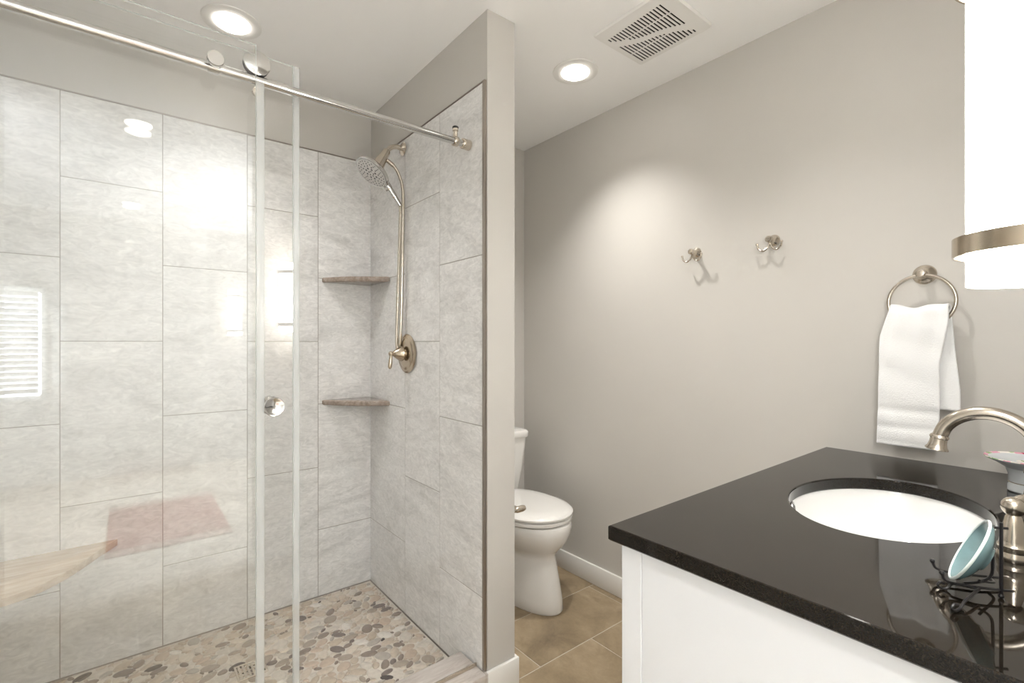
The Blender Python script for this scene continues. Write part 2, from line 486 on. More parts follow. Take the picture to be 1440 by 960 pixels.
# pebble floor of the shower
sf = structure('floor_shower', MB().box(XL + TT, XP - TT, 1.53, YB - TT, -0.04, 0.026), M_PGROUT)
peb = []
grid = {}
fx0, fx1, fy0, fy1 = XL + TT + 0.004, XP - TT - 0.003, 1.538, YB - TT - 0.003
def try_add(x, y, a, b_, th, squeeze):
    key = (int(x / 0.05), int(y / 0.05))
    ca, sa = math.cos(th), math.sin(th)
    ex = math.hypot(a * ca, b_ * sa); ey = math.hypot(a * sa, b_ * ca)
    if x - ex < fx0 or x + ex > fx1 or y - ey < fy0 or y + ey > fy1: return False
    for i in range(key[0] - 2, key[0] + 3):
        for j in range(key[1] - 2, key[1] + 3):
            for q in grid.get((i, j), []):
                dx, dy = q[0] - x, q[1] - y
                d = math.hypot(dx, dy)
                ph = math.atan2(dy, dx)
                def rad(A, B, T):
                    return A * B / math.hypot(B * math.cos(ph - T), A * math.sin(ph - T))
                if d < (rad(a, b_, th) + rad(q[2], q[3], q[4])) * squeeze: return False
    t = (x, y, a, b_, th); grid.setdefault(key, []).append(t); peb.append(t); return True
for size, tries in ((0.031, 1500), (0.027, 4000), (0.023, 8000), (0.019, 14000), (0.015, 22000), (0.011, 26000), (0.008, 20000)):
    for _ in range(tries):
        a = size * random.uniform(0.88, 1.12); b_ = a * random.uniform(0.48, 0.78)
        th = random.gauss(0.15, 0.7)
        try_add(random.uniform(fx0, fx1), random.uniform(fy0, fy1), a, b_, th, 0.97)
mb = MB()
NP = 14
for (x, y, a, b_, th) in peb:
    ca, sa = math.cos(th), math.sin(th)
    rr = random.uniform(0.0, 2 * pi); w1 = random.uniform(0, 0.09); w2 = random.uniform(0, 0.05)
    vs = []
    for sc, z in ((1.0, 0.024), (1.0, 0.0275), (0.86, 0.0295)):
        for i in range(NP):
            t = 2 * pi * i / NP
            k = sc * (1 + w1 * math.cos(2 * t + rr) * 0.5 + w2 * math.cos(3 * t + rr))
            px, py = a * k * math.cos(t), b_ * k * math.sin(t)
            vs.append((x + px * ca - py * sa, y + px * sa + py * ca, z))
    vs.append((x, y, 0.0302))
    fs = []
    for r_ in range(2):
        for i in range(NP):
            j = (i + 1) % NP
            fs.append((r_ * NP + i, r_ * NP + j, (r_ + 1) * NP + j, (r_ + 1) * NP + i))
    for i in range(NP): fs.append((2 * NP + i, 2 * NP + (i + 1) % NP, 3 * NP))
    mb.add(vs, fs)
n0 = len(mb.v)
me = bpy.data.meshes.new('pebble_mosaic'); me.from_pydata(mb.v, [], mb.f)
me.polygons.foreach_set('use_smooth', [True] * len(me.polygons)); me.materials.append(M_PEBBLE)
po = bpy.data.objects.new('pebble_mosaic', me); COL.objects.link(po); po.parent = sf

# curb: stone slab with the floor guide track on it
cb = structure('trim_1', MB().box(XL + TT, XP - TT - 0.001, 1.372, 1.540, 0.068, 0.097, 0.003), M_SLAB, 'stone slab capping the shower curb')
mb = MB().box(XL + TT, XP - TT - 0.001, 1.385, 1.530, 0.0, 0.068)
sub('curb_core', mb, M_TILE, cb)
sub('curb_end', MB().box(XP - TT - 0.001, XP, 1.372, 1.402, 0.0, 0.097), M_SLAB, cb)

# drain grate
t = thing('floor_drain', 'small square metal drain grate set in the pebble shower floor', 'drain', (0.365, 2.03, 0.03))
mb = MB((0.365, 2.03, 0.03))
for (a, b_, c_, d_) in ((0.315, 0.415, 1.98, 1.988), (0.315, 0.415, 2.072, 2.08), (0.315, 0.323, 1.988, 2.072), (0.407, 0.415, 1.988, 2.072)):
    mb.box(a, b_, c_, d_, 0.026, 0.0325, 0.001, 1)
mb.build('rim', M_NICKEL, t)
mb = MB((0.365, 2.03, 0.03))
for i in range(6): mb.box(0.326 + i * 0.0139, 0.334 + i * 0.0139, 1.988, 2.072, 0.027, 0.0315)
for i in range(3): mb.box(0.323, 0.407, 2.004 + i * 0.024, 2.010 + i * 0.024, 0.027, 0.0305)
mb.build('grate', M_NICKEL, t)
MB((0.365, 2.03, 0.03)).box(0.322, 0.408, 1.987, 2.073, 0.024, 0.0268).build('pan', M_DARK, t)

# corner bench
bx = [(XL + TT, YB - TT), (XL + TT, 2.035)]
for p_ in bez([(XL + TT, 2.035, 0), (-0.41, 2.037, 0), (-0.293, 2.060, 0), (-0.221, 2.096, 0), (-0.146, 2.186, 0), (-0.078, 2.318, 0), (-0.028, YB - TT, 0)], 8)[1:]:
    bx.append((p_.x, p_.y))
t = MB((XL, YB, 0.49)).prism(bx, 0.474, 0.501, bev=0.003).build('shower_bench', M_BENCH)
tag(t, 'honey-coloured curved stone corner bench in the left of the shower', 'bench')

# corner shelves
def corner_shelf(z0, z1, label):
    poly = [(XP - TT, YB - TT), (0.743, YB - TT)]
    a, b_ = Vector((0.743, YB - TT)), Vector((XP - TT, 2.169))
    d = b_ - a; nrm = Vector((d.y, -d.x)).normalized()
    if nrm.x > 0: nrm = -nrm
    for i in range(1, 24):
        q = i / 24
        o = 0.030 * math.sin(pi * q) + random.uniform(-0.0012, 0.0012)
        p_ = a + d * q + nrm * o
        poly.append((p_.x, p_.y))
    poly.append((XP - TT, 2.169))
    o = MB((0.9, 2.35, z0)).prism(poly, z0, z1, bev=0.006, seg=3).build('corner_shelf', M_SHELF)
    tag(o, label, 'shelf')
    return o
corner_shelf(1.553, 1.577, 'upper brown marble corner shelf beside the shower hose')
corner_shelf(0.957, 0.981, 'lower brown marble corner shelf level with the valve handle in the shower')

# ------------------------------------------------------------------ glass enclosure
def polish_edges(o):
    o.data.materials.append(M_EDGE)
    for p_ in o.data.polygons:
        if abs(p_.normal.y) < 0.9: p_.material_index = 1

YFIX, YROD, YDOOR = 1.452, 1.482, 1.512
t = thing('fixed_shower_panel', 'fixed clear glass shower panel in front of the sliding door', 'glass panel', (-0.12, YFIX, 0.10))
O = (-0.12, YFIX, 0.10)
MB(O).box(XL + TT + 0.001, 0.2735, YFIX - 0.004, YFIX + 0.004, 0.0985, 2.066, 0.0008, 1).build('glass', M_GLASS, t); polish_edges(t.children[0])
o = MB(O).box(0.2740, 0.2935, YFIX - 0.0055, YFIX + 0.0055, 0.0985, 1.968, 0.002, 2).build('edge_seal', M_SEAL, t); o['label'] = 'clear vinyl edge strip'
t = thing('sliding_shower_door', 'sliding clear glass shower door with round knob, slid open to the left', 'shower door', (0.0, YDOOR, 0.105))
O = (0.0, YDOOR, 0.105)
MB(O).box(-0.42, 0.383, YDOOR - 0.004, YDOOR + 0.004, 0.108, 2.074, 0.0008, 1).build('glass', M_GLASS, t); polish_edges(t.children[0])
o = MB(O).box(0.3835, 0.4000, YDOOR - 0.0055, YDOOR + 0.0055, 0.108, 2.074, 0.002, 2).build('edge_seal', M_SEAL, t); o['label'] = 'clear vinyl edge strip'
def roller(x):
    zc = 2.029
    M = axis_M((x, YDOOR - 0.0045, zc), (0, -1, 0))
    r_ = MB(O).lathe([(0, 0.0), (0.008, 0), (0.008, 0.014), (0.029, 0.014), (0.029, 0.033), (0.0335, 0.0335), (0.034, 0.035), (0.0335, 0.038), (0.032, 0.039), (0, 0.0385)], M, 48).build('roller', M_CHROME, t)
    tyre = MB(O).lathe([(0.0292, 0.015), (0.0325, 0.016), (0.0325, 0.0325), (0.0292, 0.0332)], M, 40).build('tyre', M_RUBBER, r_)
    tyre['label'] = 'black rubber tyre'
    M = axis_M((x + 0.004, YDOOR - 0.0045, 1.957), (0, -1, 0))
    MB(O).lathe([(0, 0), (0.006, 0), (0.006, 0.010), (0.0125, 0.010), (0.013, 0.012), (0.013, 0.020), (0.012, 0.0215), (0, 0.0215)], M, 28).build('jump_guard', M_NICKEL, t)
roller(0.280); roller(-0.33)
for s_, nm in ((-1, 'front'), (1, 'back')):
    M = axis_M((0.326, YDOOR + s_ * 0.0045, 1.078), (0, s_, 0))
    MB(O).lathe([(0, 0), (0.017, 0), (0.0175, 0.003), (0.013, 0.008), (0.013, 0.012), (0.024, 0.017), (0.0265, 0.020), (0.027, 0.027), (0.0255, 0.029), (0.022, 0.0285), (0.019, 0.0265), (0, 0.0255)], M, 44).build('knob', M_CHROME, t)
t = thing('slide_rail', 'round brushed metal rail carrying the sliding shower door', 'rail', (0.22, YROD, 1.985))
O = (0.22, YROD, 1.985); ZR = 1.985
MB(O).tube([(XL + TT + 0.01, YROD, ZR), (XP - TT - 0.012, YROD, ZR)], 0.0125, 24).build('rod', M_CHROME, t)
for x, s_ in ((XP - TT, -1), (XL + TT, 1)):
    MB(O).lathe([(0, 0.0005), (0.0185, 0.0005), (0.019, 0.002), (0.019, 0.030), (0.0175, 0.033), (0.0135, 0.034), (0, 0.034)], axis_M((x, YROD, ZR), (s_, 0, 0)), 32).build('wall_socket', M_NICKEL, t)
def stopper(x):
    mb = MB(O).lathe([(0.0128, -0.009), (0.0165, -0.009), (0.0175, -0.007), (0.0175, 0.007), (0.0165, 0.009), (0.0128, 0.009)], axis_M((x, YROD, ZR), (1, 0, 0)), 28)
    mb.lathe([(0, 0.014), (0.0085, 0.014), (0.0085, 0.030), (0.0075, 0.031), (0.0075, 0.036), (0.0105, 0.037), (0.0105, 0.045), (0, 0.046)], axis_M((x, YROD, ZR), (0, 0, 1)), 22)
    s_ = mb.build('stopper', M_NICKEL, t)
    b_ = MB(O).lathe([(0, 0.046), (0.0112, 0.0455), (0.0112, 0.0515), (0.009, 0.0535), (0, 0.054)], axis_M((x, YROD, ZR), (0, 0, 1)), 22).build('bumper', M_RUBBER, s_)
    b_['label'] = 'black rubber bumper'
stopper(0.925)
def clamp(x):
    mb = MB(O).lathe([(0, -0.001), (0.007, -0.001), (0.007, 0.018), (0.0185, 0.018), (0.0195, 0.020), (0.0195, 0.029), (0.0185, 0.031), (0, 0.031)], axis_M((x, YFIX + 0.012, ZR + 0.002), (0, -1, 0)), 32)
    mb.lathe([(0.0128, -0.012), (0.017, -0.012), (0.017, 0.012), (0.0128, 0.012)], axis_M((x, YROD, ZR), (1, 0, 0)), 28)
    mb.build('glass_clamp', M_CHROME, t)
clamp(0.178); clamp(-0.36)
t = MB((0.6, 1.437, 0.097)).box(XL + TT + 0.002, XP - TT - 0.002, 1.430, 1.4365, 0.0972, 0.110, 0.001, 1).box(XL + TT + 0.002, XP - TT - 0.002, 1.4365, 1.446, 0.0972, 0.101, 0.001, 1).build('threshold_track', M_NICKEL)
tag(t, 'slim metal threshold strip running along the shower curb', 'strip')

# ------------------------------------------------------------------ shower fittings
FX, FY, FZ = XP - TT, 2.024, 2.142
t = thing('handheld_shower', 'brushed nickel shower head with hand wand and hanging hose', 'shower head', (FX, FY, FZ)); O = (FX, FY, FZ)
MB(O).lathe([(0, 0.0), (0.030, 0.0), (0.031, 0.002), (0.027, 0.007), (0.016, 0.011), (0.0115, 0.016), (0, 0.016)], axis_M((FX, FY, FZ), (-1, 0, 0)), 36).build('wall_flange', M_NICKEL, t)
arm = bez([(FX - 0.01, FY, FZ), (FX - 0.035, FY, FZ + 0.002), (FX - 0.062, FY, FZ - 0.010), (FX - 0.083, FY, FZ - 0.034)], 8)
MB(O).tube(arm, 0.0105, 16).build('arm', M_NICKEL, t)
nrm = Vector((-0.62, -0.02, -0.785)).normalized()
tan = Vector((0.785, 0, -0.62)).normalized()
fc = Vector((0.838, FY, 2.003))
bk = Vector((FX - 0.078, FY, FZ - 0.026)); bd = (fc - nrm * 0.030 - bk)
MB(O).lathe([(0, 0), (0.014, 0), (0.0175, 0.006), (0.019, 0.03), (0.0265, bd.length * 0.8), (0.028, bd.length), (0, bd.length)], axis_M(bk, bd), 30).build('dock_body', M_NICKEL, t)
hd = MB(O).lathe([(0, -0.034), (0.030, -0.031), (0.052, -0.024), (0.074, -0.013), (0.0805, -0.006), (0.082, 0.0), (0.081, 0.004), (0.077, 0.0055), (0.074, 0.004), (0, 0.004)], axis_M(fc, nrm), 48).build('head', M_CHROME, t)
MB(O).lathe([(0, 0.0045), (0.060, 0.0045), (0.0735, 0.0045), (0.0735, 0.006), (0.064, 0.0072), (0, 0.0075)], axis_M(fc, nrm), 48).build('spray_face', M_SPRAY, hd)
mb = MB(O); A = axis_M(fc, nrm)
for rr, n_, s_ in ((0.012, 5, 0.0035), (0.026, 8, 0.0048), (0.040, 12, 0.0030), (0.052, 18, 0.0026), (0.064, 24, 0.0022)):
    for i in range(n_):
        a = 2 * pi * (i + 0.3 * (n_ % 3)) / n_
        mb.lathe([(0, 0.007), (s_, 0.007), (s_ * 0.8, 0.0087), (0, 0.0089)], A @ Matrix.Translation((rr * math.cos(a), rr * math.sin(a), 0)), 8)
nz = mb.build('nozzles', M_RUBBER, hd); nz['label'] = 'dark rubber spray nozzles'
h0 = fc + tan * 0.066 - nrm * 0.013
h1 = Vector((FX - 0.018, FY - 0.005, 1.880))
wp = [h0, h0.lerp(h1, 0.25), h0.lerp(h1, 0.6) , h1]
MB(O).tube(bez(wp, 8), [0.0175] * 3 + [0.0165] * 6 + [0.0145] * 8 + [0.0125] * 8, 18).build('wand', M_CHROME, t)
bt = fc + tan * 0.084 + nrm * 0.003
MB(O).lathe([(0, 0), (0.012, 0), (0.012, 0.010), (0.009, 0.012), (0, 0.012)], axis_M(bt, nrm), 20).build('spray_button', M_CHROME, t)
h2 = fc - nrm * 0.040 + tan * 0.025
h2 = Vector((0.906, FY - 0.010, 2.066)); h3 = Vector((0.024, -0.010, -0.020))
hp = [h2, h2 + h3, (FX - 0.034, FY - 0.026, 2.010), (FX - 0.019, FY - 0.03, 1.955), (FX - 0.016, FY - 0.03, 1.87), (FX - 0.018, FY - 0.026, 1.65), (FX - 0.020, FY - 0.020, 1.42),
      (FX - 0.022, FY - 0.012, 1.27), (FX - 0.024, FY + 0.004, 1.222), (FX - 0.024, FY + 0.018, 1.27), (FX - 0.022, FY + 0.012, 1.45), (FX - 0.018, FY + 0.002, 1.70), h1 + Vector((0.002, 0, -0.03)), h1]
MB(O).tube(bez(hp, 12), 0.0072, 12).build('hose', M_NICKEL, t)
MB(O).lathe([(0, -0.004), (0.0095, -0.004), (0.0095, 0.03), (0, 0.03)], axis_M(h2, h3), 16).build('hose_nut', M_NICKEL, t)

VX, VY, VZ = XP - TT, 1.985, 1.211
t = thing('shower_valve', 'nickel shower valve with round plate and lever handle', 'shower valve', (VX, VY, VZ)); O = (VX, VY, VZ)
MB(O).lathe([(0, 0.0002), (0.087, 0.0002), (0.088, 0.003), (0.084, 0.006), (0.076, 0.008), (0.072, 0.0085), (0.069, 0.0115), (0.055, 0.0145), (0.030, 0.016), (0, 0.016)], axis_M((VX, VY, VZ), (-1, 0, 0)), 56).build('wall_plate', M_NICKEL2, t)
hd = MB(O).lathe([(0, 0.014), (0.020, 0.014), (0.020, 0.024), (0.033, 0.026), (0.0345, 0.030), (0.033, 0.035), (0.012, 0.066), (0.008, 0.070), (0, 0.071)], axis_M((VX, VY, VZ), (-1, 0, 0)), 40).build('handle', M_NICKEL2, t)
mb = MB(O).sphere((VX - 0.078, VY, VZ), 0.0115, 18)
mb.tube([(VX - 0.079, VY - 0.002, VZ - 0.006), (VX - 0.081, VY - 0.003, VZ - 0.022), (VX - 0.083, VY - 0.004, VZ - 0.040), (VX - 0.085, VY - 0.004, VZ - 0.058), (VX - 0.086, VY - 0.004, VZ - 0.066)], [0.006, 0.0072, 0.009, 0.0085, 0.005], 16)
mb.build('lever', M_NICKEL2, hd)

# ------------------------------------------------------------------ ceiling lights and fan
def can_light(x, y, label, energy=E_CAN):
    t = thing('recessed_light', label, 'ceiling light', (x, y, CZ), 'recessed ceiling lights'); O = (x, y, CZ)
    MB(O).lathe([(0.0605, 0.0), (0.0605, -0.004), (0.066, -0.0052), (0.090, -0.0048), (0.097, -0.003), (0.0985, 0.0)], Matrix.Translation((x, y, CZ)), 56).build('trim_ring', M_WHITE, t)
    o = MB(O).lathe([(0, -0.019), (0.025, -0.0178), (0.045, -0.0138), (0.056, -0.0095), (0.0602, -0.005), (0.0602, -0.0005), (0, -0.0005)], Matrix.Translation((x, y, CZ)), 48).build('lens', M_LENS, t)
    d = bpy.data.lights.new('can_lamp', 'SPOT'); d.energy = energy; d.color = CAN_COL
    d.spot_size = math.radians(108); d.spot_blend = 1.0; d.shadow_soft_size = 0.022
    l = bpy.data.objects.new('can_lamp', d); COL.objects.link(l); l.parent = t; l.location = (0, 0, -0.024)
can_light(0.303, 2.030, 'round recessed light glowing in the ceiling above the shower', E_CAN * 0.50)
can_light(1.527, 1.466, 'round recessed light glowing in the ceiling beside the exhaust fan')
can_light(1.30, 0.62, 'unseen fill light added over the vanity sink, beyond the top edge of the view', 14.0)  # invented fixture, added to brighten the vanity side and its bounce
can_light(0.05, -0.38, 'recessed light behind the camera, mirrored as stacked bright ovals in the shower glass', E_CAN_BACK)
can_light(0.03, -2.30, 'recessed light far behind the camera, mirrored as one small oval in the shower glass', E_CAN_BACK)

t = thing('exhaust_fan', 'square white exhaust fan cover with wavy slotted grille', 'exhaust fan', (1.545, 1.088, CZ)); O = (1.545, 1.088, CZ)
px0, px1, py0, py1, zt, zb = 1.395, 1.697, 0.926, 1.250, 2.4312, 2.4295
mb = MB(O)
ys = [0.9835 + i * 0.01395 for i in range(18)]
sw = 0.0066
def plate(x0, x1, y0, y1):
    if x1 - x0 > 1e-4 and y1 - y0 > 1e-4: mb.box(x0, x1, y0, y1, zb, zt)
plate(px0 + 0.01, px1 - 0.01, py0 + 0.01, ys[0] - sw / 2)
plate(px0 + 0.01, px1 - 0.01, ys[-1] + sw / 2, py1 - 0.01)
for i, yv in enumerate(ys):
    q = i / 17
    aend = 1.603 - 0.129 * q + 0.012 * math.sin(pi * q) - 0.010 * math.sin(2 * pi * q)
    bst = aend + 0.026 + 0.024 * abs(2 * q - 1) ** 1.5
    a0, b1 = 1.4415 + 0.012 * q, 1.6735
    segs = []
    for s0, s1 in ((a0, aend), (bst, b1)):
        for c0, c1 in ((1.40, 1.5035), (1.5075, 1.600), (1.604, 1.70)):
            lo, hi = max(s0, c0), min(s1, c1)
            if hi - lo > 0.005: segs.append((lo, hi))
    x = px0 + 0.01
    for lo, hi in segs:
        plate(x, lo, yv - sw / 2, yv + sw / 2); x = hi
    plate(x, px1 - 0.01, yv - sw / 2, yv + sw / 2)
    if i < 17: plate(px0 + 0.01, px1 - 0.01, yv + sw / 2, ys[i + 1] - sw / 2)
mb.build('grille', M_WHITE, t, 0)
fr = MB(O)
fv = []
def rr(x0, x1, y0, y1, r_, z, n=6):
    out = []
    for cx, cy, a0 in ((x1 - r_, y1 - r_, 0), (x0 + r_, y1 - r_, pi / 2), (x0 + r_, y0 + r_, pi), (x1 - r_, y0 + r_, 1.5 * pi)):
        for k in range(n + 1):
            a = a0 + pi / 2 * k / n; out.append((cx + r_ * math.cos(a), cy + r_ * math.sin(a), z))
    return out
rings = [rr(px0, px1, py0, py1, 0.014, CZ - 0.0003), rr(px0, px1, py0, py1, 0.014, CZ - 0.004), rr(px0 + 0.004, px1 - 0.004, py0 + 0.004, py1 - 0.004, 0.011, zb), rr(px0 + 0.0099, px1 - 0.0099, py0 + 0.0099, py1 - 0.0099, 0.002, zb), rr(px0 + 0.0099, px1 - 0.0099, py0 + 0.0099, py1 - 0.0099, 0.002, zt)]
n_ = len(rings[0]); vs = sum(rings, []); fs = []
for a in range(4):
    for i in range(n_):
        j = (i + 1) % n_; fs.append((a * n_ + i, a * n_ + j, (a + 1) * n_ + j, (a + 1) * n_ + i))
fr.add(vs, fs); fr.build('frame', M_WHITE, t)
o = MB(O).box(px0 + 0.012, px1 - 0.012, py0 + 0.012, py1 - 0.012, CZ - 0.0022, CZ - 0.0004).build('housing', M_DARK, t); o['label'] = 'dark fan housing behind the slots'

# ------------------------------------------------------------------ baseboards
def bboard(name, x0, x1, y0, y1, h=0.1005):
    return structure(name, MB().box(x0, x1, y0, y1, 0.0, h, 0.003, 2), M_WHITE)
bboard('baseboard_right', XH - 0.013, XH, 0.62, YA - 0.013)
bboard('baseboard_back', XQ, XH - 0.013, YA - 0.013, YA)
pb = MB().box(XP - 0.006, XQ + 0.013, YF - 0.013, YF, 0, 0.1005, 0.003, 2).box(XQ, XQ + 0.013, YF, YA - 0.013, 0, 0.1005, 0.003, 2)
structure('baseboard_partition', pb, M_WHITE)

# ------------------------------------------------------------------ robe hooks and towel ring
def robe_hook(y, z, label):
    t = thing('robe_hook', label, 'hook', (XH, y, z), 'robe hooks'); O = (XH, y, z)
    MB(O).lathe([(0, 0.0002), (0.0215, 0.0002), (0.0225, 0.002), (0.0215, 0.005), (0.018, 0.009), (0.0115, 0.016), (0.009, 0.022), (0.0085, 0.030), (0, 0.030)], axis_M((XH, y, z), (-1, 0, 0)), 32).build('base', M_NICKEL, t)
    mb = MB(O).lathe([(0, 0.024), (0.0082, 0.024), (0.0082, 0.040), (0.011, 0.042), (0.0125, 0.046), (0.012, 0.051), (0.008, 0.055), (0, 0.0562)], axis_M((XH, y, z), (-1, 0, 0)), 26)
    mb.build('post', M_NICKEL, t)
    for s_ in (1, -1):
        x = XH - 0.036
        pts = bez([(x, y, z - 0.006), (x, y + s_ * 0.004, z - 0.022), (x - 0.002, y + s_ * 0.012, z - 0.034), (x - 0.004, y + s_ * 0.026, z - 0.040), (x - 0.005, y + s_ * 0.040, z - 0.030), (x - 0.006, y + s_ * 0.044, z - 0.014)], 7)
        mb = MB(O).tube(pts, 0.0036, 10); mb.sphere(pts[-1], 0.0048, 10)
        mb.build('prong', M_NICKEL, t)
robe_hook(1.118, 1.645, 'brushed nickel double robe hook nearer the toilet corner')
robe_hook(0.802, 1.645, 'brushed nickel double robe hook nearer the towel ring')

RY, RZ = 0.362, 1.468
t = thing('towel_ring', 'brushed nickel towel ring on the wall above the counter', 'towel ring', (XH, RY, RZ)); O = (XH, RY, RZ)
MB(O).lathe([(0, 0.0002), (0.0285, 0.0002), (0.030, 0.002), (0.029, 0.005), (0.024, 0.009), (0.013, 0.017), (0.0105, 0.024), (0.010, 0.036), (0, 0.036)], axis_M((XH, RY, RZ), (-1, 0, 0)), 36).build('base', M_NICKEL, t)
MB(O).lathe([(0, 0.033), (0.0105, 0.033), (0.0125, 0.037), (0.0125, 0.055), (0.0105, 0.060), (0, 0.062)], axis_M((XH, RY, RZ), (-1, 0, 0)), 30).build('post', M_NICKEL, t)
RR = 0.079
ringc = Vector((XH - 0.047, RY, RZ - 0.006 - RR))
pts = [ringc + Vector((0.0, RR * math.sin(2 * pi * i / 64), RR * math.cos(2 * pi * i / 64))) for i in range(64)]
MB(O).tube(pts, 0.0052, 14, closed=True).build('ring', M_NICKEL, t)

# hand towel: front layer long, back layer short, folded over the lower half of the ring
def towel():
    NV = 44
    rows = []
    def ring_z(y):  # height of the towel fold following the ring
        q = (y - RY) / 0.079
        return 0
    path = []
    zt_ = 1.350
    # (x, z, yl, yr): down the front then over and down the back
    for i in range(40):
        q = i / 39
        z = 0.945 + (zt_ - 0.945) * q
        yl = 0.4655 - 0.010 * q ** 0.8 - 0.0215 * max(0, q - 0.82) / 0.18
        yr = 0.318 - 0.004 * min(1, q * 3) - 0.020 * max(0, min(1, (q - 0.62) / 0.3))
        x = 1.834 + 0.002 * math.sin(q * 5)
        path.append((x, z, yl, yr, 'f', q))
    for i in range(1, 10):
        a = pi * i / 10
        path.append((1.857 - 0.023 * math.cos(a), zt_ + 0.018 * math.sin(a), 0.434, 0.2955, 't', 0))
    for i in range(40):
        q = i / 39
        z = zt_ - (zt_ - 1.064) * q
        yl = 0.434 - 0.004 * q
        yr = 0.2955 - 0.0235 * min(1, q * 1.25)
        path.append((1.880 - 0.024 * min(1, q * 2.2), z, yl, yr, 'b', q))
    vs = []
    for (x, z, yl, yr, k, q) in path:
        for j in range(NV + 1):
            w = j / NV
            y_ = yl + (yr - yl) * w
            fold = 0.0
            top = 1.0 if k == 't' else (max(0, (q - 0.45) / 0.55) ** 1.5 if k == 'f' else max(0, 1 - q / 0.5) ** 1.5)
            s_ = math.sin(w * pi * 5.2 + 0.6) * 0.55 + math.sin(w * pi * 2.3 + 1.2) * 0.6
            fold = top * s_ * 0.0055
            dz = 0
            if k == 't' or top > 0.0:
                prof = 0.0035 * math.cos((w - 0.12) * 2 * pi * 1.7) + 0.010 * (2 * w - 1) ** 2 - 0.004
                dz = prof * top
            xx = x + (fold if k != 'b' else fold * 0.4)
            if k == 'f':
                xx += 0.004 * math.sin(w * 6 + 2.0) * (1 - q) + 0.0025 * math.sin(z * 60 + w * 3) * 0.5
            # woven border bands near the hem
            if k == 'f':
                for zb_, hw in ((1.052, 0.0035), (1.000, 0.0035), (0.958, 0.002)):
                    if abs(z - zb_) < hw + 0.004: xx += 0.003
                # soft side bulges
            vs.append((xx, y_, z + dz))
    fs = []
    R_ = len(path)
    for i in range(R_ - 1):
        for j in range(NV):
            a = i * (NV + 1) + j
            fs.append((a, a + 1, a + NV + 2, a + NV + 1))
    o = finish('hand_towel', vs, fs, M_TERRY, None, 60)
    m_ = o.modifiers.new('thick', 'SOLIDIFY'); m_.thickness = 0.009; m_.offset = 0.0
    m2 = o.modifiers.new('sub', 'SUBSURF'); m2.levels = 1; m2.render_levels = 1
    tag(o, 'folded white terry hand towel hanging through the towel ring', 'towel')
towel()

# ------------------------------------------------------------------ toilet
TX, TY0 = 1.562, YA - 0.008     # centre line, back of tank
t = thing('toilet', 'white porcelain toilet with closed lid in the alcove', 'toilet', (TX, 1.9, 0)); O = (TX, 1.9, 0)
def outline(front, back, hw, n=48, sq=2.3, backhw=None):
    """egg outline: rounded front at y=front, flatter at back"""
    out = []
    yc = front + (back - front) * 0.46
    for i in range(n):
        a = 2 * pi * i / n
        c_, s_ = math.cos(a), math.sin(a)
        if s_ < 0:
            x = hw * math.copysign(abs(c_) ** (2 / 2.0), c_); y_ = yc + (yc - front) * s_
        else:
            x = hw * math.copysign(abs(c_) ** (2 / 3.2), c_); y_ = yc + (back - yc) * abs(s_) ** (2 / 3.2)
        if backhw and s_ > 0:
            x *= 1 - (1 - backhw / hw) * s_ ** 1.5
        out.append((TX + x, y_))
    return out
def loft(name, secs, mat, parent, cap=True):
    mb = MB(O); n = len(secs[0][0]); vs = []; fs = []
    for poly, z in secs:
        vs += [(x, y_, z * (1.045 if name in ('bowl', 'seat', 'lid') else 1.0)) for x, y_ in poly]
    for a in range(len(secs) - 1):
        for i in range(n):
            j = (i + 1) % n; fs.append((a * n + i, a * n + j, (a + 1) * n + j, (a + 1) * n + i))
    if cap:
        fs.append(tuple(range(n))); fs.append(tuple((len(secs) - 1) * n + i for i in range(n)))
    mb.add(vs, fs); return mb.build(name, mat, parent, 40)
B = 2.235
secs = [(outline(1.608, 2.20, 0.118), 0.0), (outline(1.602, 2.20, 0.122), 0.008), (outline(1.606, 2.20, 0.119), 0.05), (outline(1.622, 2.20, 0.113), 0.12), (outline(1.640, 2.20, 0.107), 0.19),
        (outline(1.648, 2.205, 0.104), 0.225), (outline(1.648, 2.21, 0.106), 0.245), (outline(1.634, 2.215, 0.124), 0.265), (outline(1.608, 2.22, 0.150), 0.290), (outline(1.588, 2.225, 0.171), 0.320), (outline(1.577, 2.23, 0.188), 0.350), (outline(1.574, B, 0.192), 0.378), (outline(1.578, B, 0.189), 0.392), (outline(1.590, B, 0.17), 0.396)]
loft('bowl', secs, M_PORC, t)
st = [(outline(1.588, 2.06, 0.183, backhw=0.15), 0.3985), (outline(1.583, 2.065, 0.187, backhw=0.155), 0.402), (outline(1.582, 2.065, 0.188, backhw=0.155), 0.413), (outline(1.588, 2.06, 0.176, backhw=0.15), 0.418)]
loft('seat', st, M_PORC, t)
ld = [(outline(1.586, 2.07, 0.184, backhw=0.15), 0.4205), (outline(1.580, 2.075, 0.189, backhw=0.155), 0.424), (outline(1.579, 2.075, 0.190, backhw=0.155), 0.432), (outline(1.585, 2.07, 0.178, backhw=0.15), 0.440), (outline(1.612, 2.055, 0.155, backhw=0.13), 0.4455), (outline(1.66, 2.02, 0.11, backhw=0.09), 0.448)]
loft('lid', ld, M_PORC, t)
def rrect(x0, x1, y0, y1, r_, n=6):
    return [(p_[0], p_[1]) for p_ in rr(x0, x1, y0, y1, r_, 0, n)]
tk = []
for z, hw, d0 in ((0.415, 0.155, 2.085), (0.427, 0.162, 2.078), (0.55, 0.180, 2.066), (0.68, 0.197, 2.058), (0.732, 0.202, 2.055)):
    tk.append((rrect(TX - hw, TX + hw, d0, TY0, 0.035), z))
loft('tank', tk, M_PORC, t)
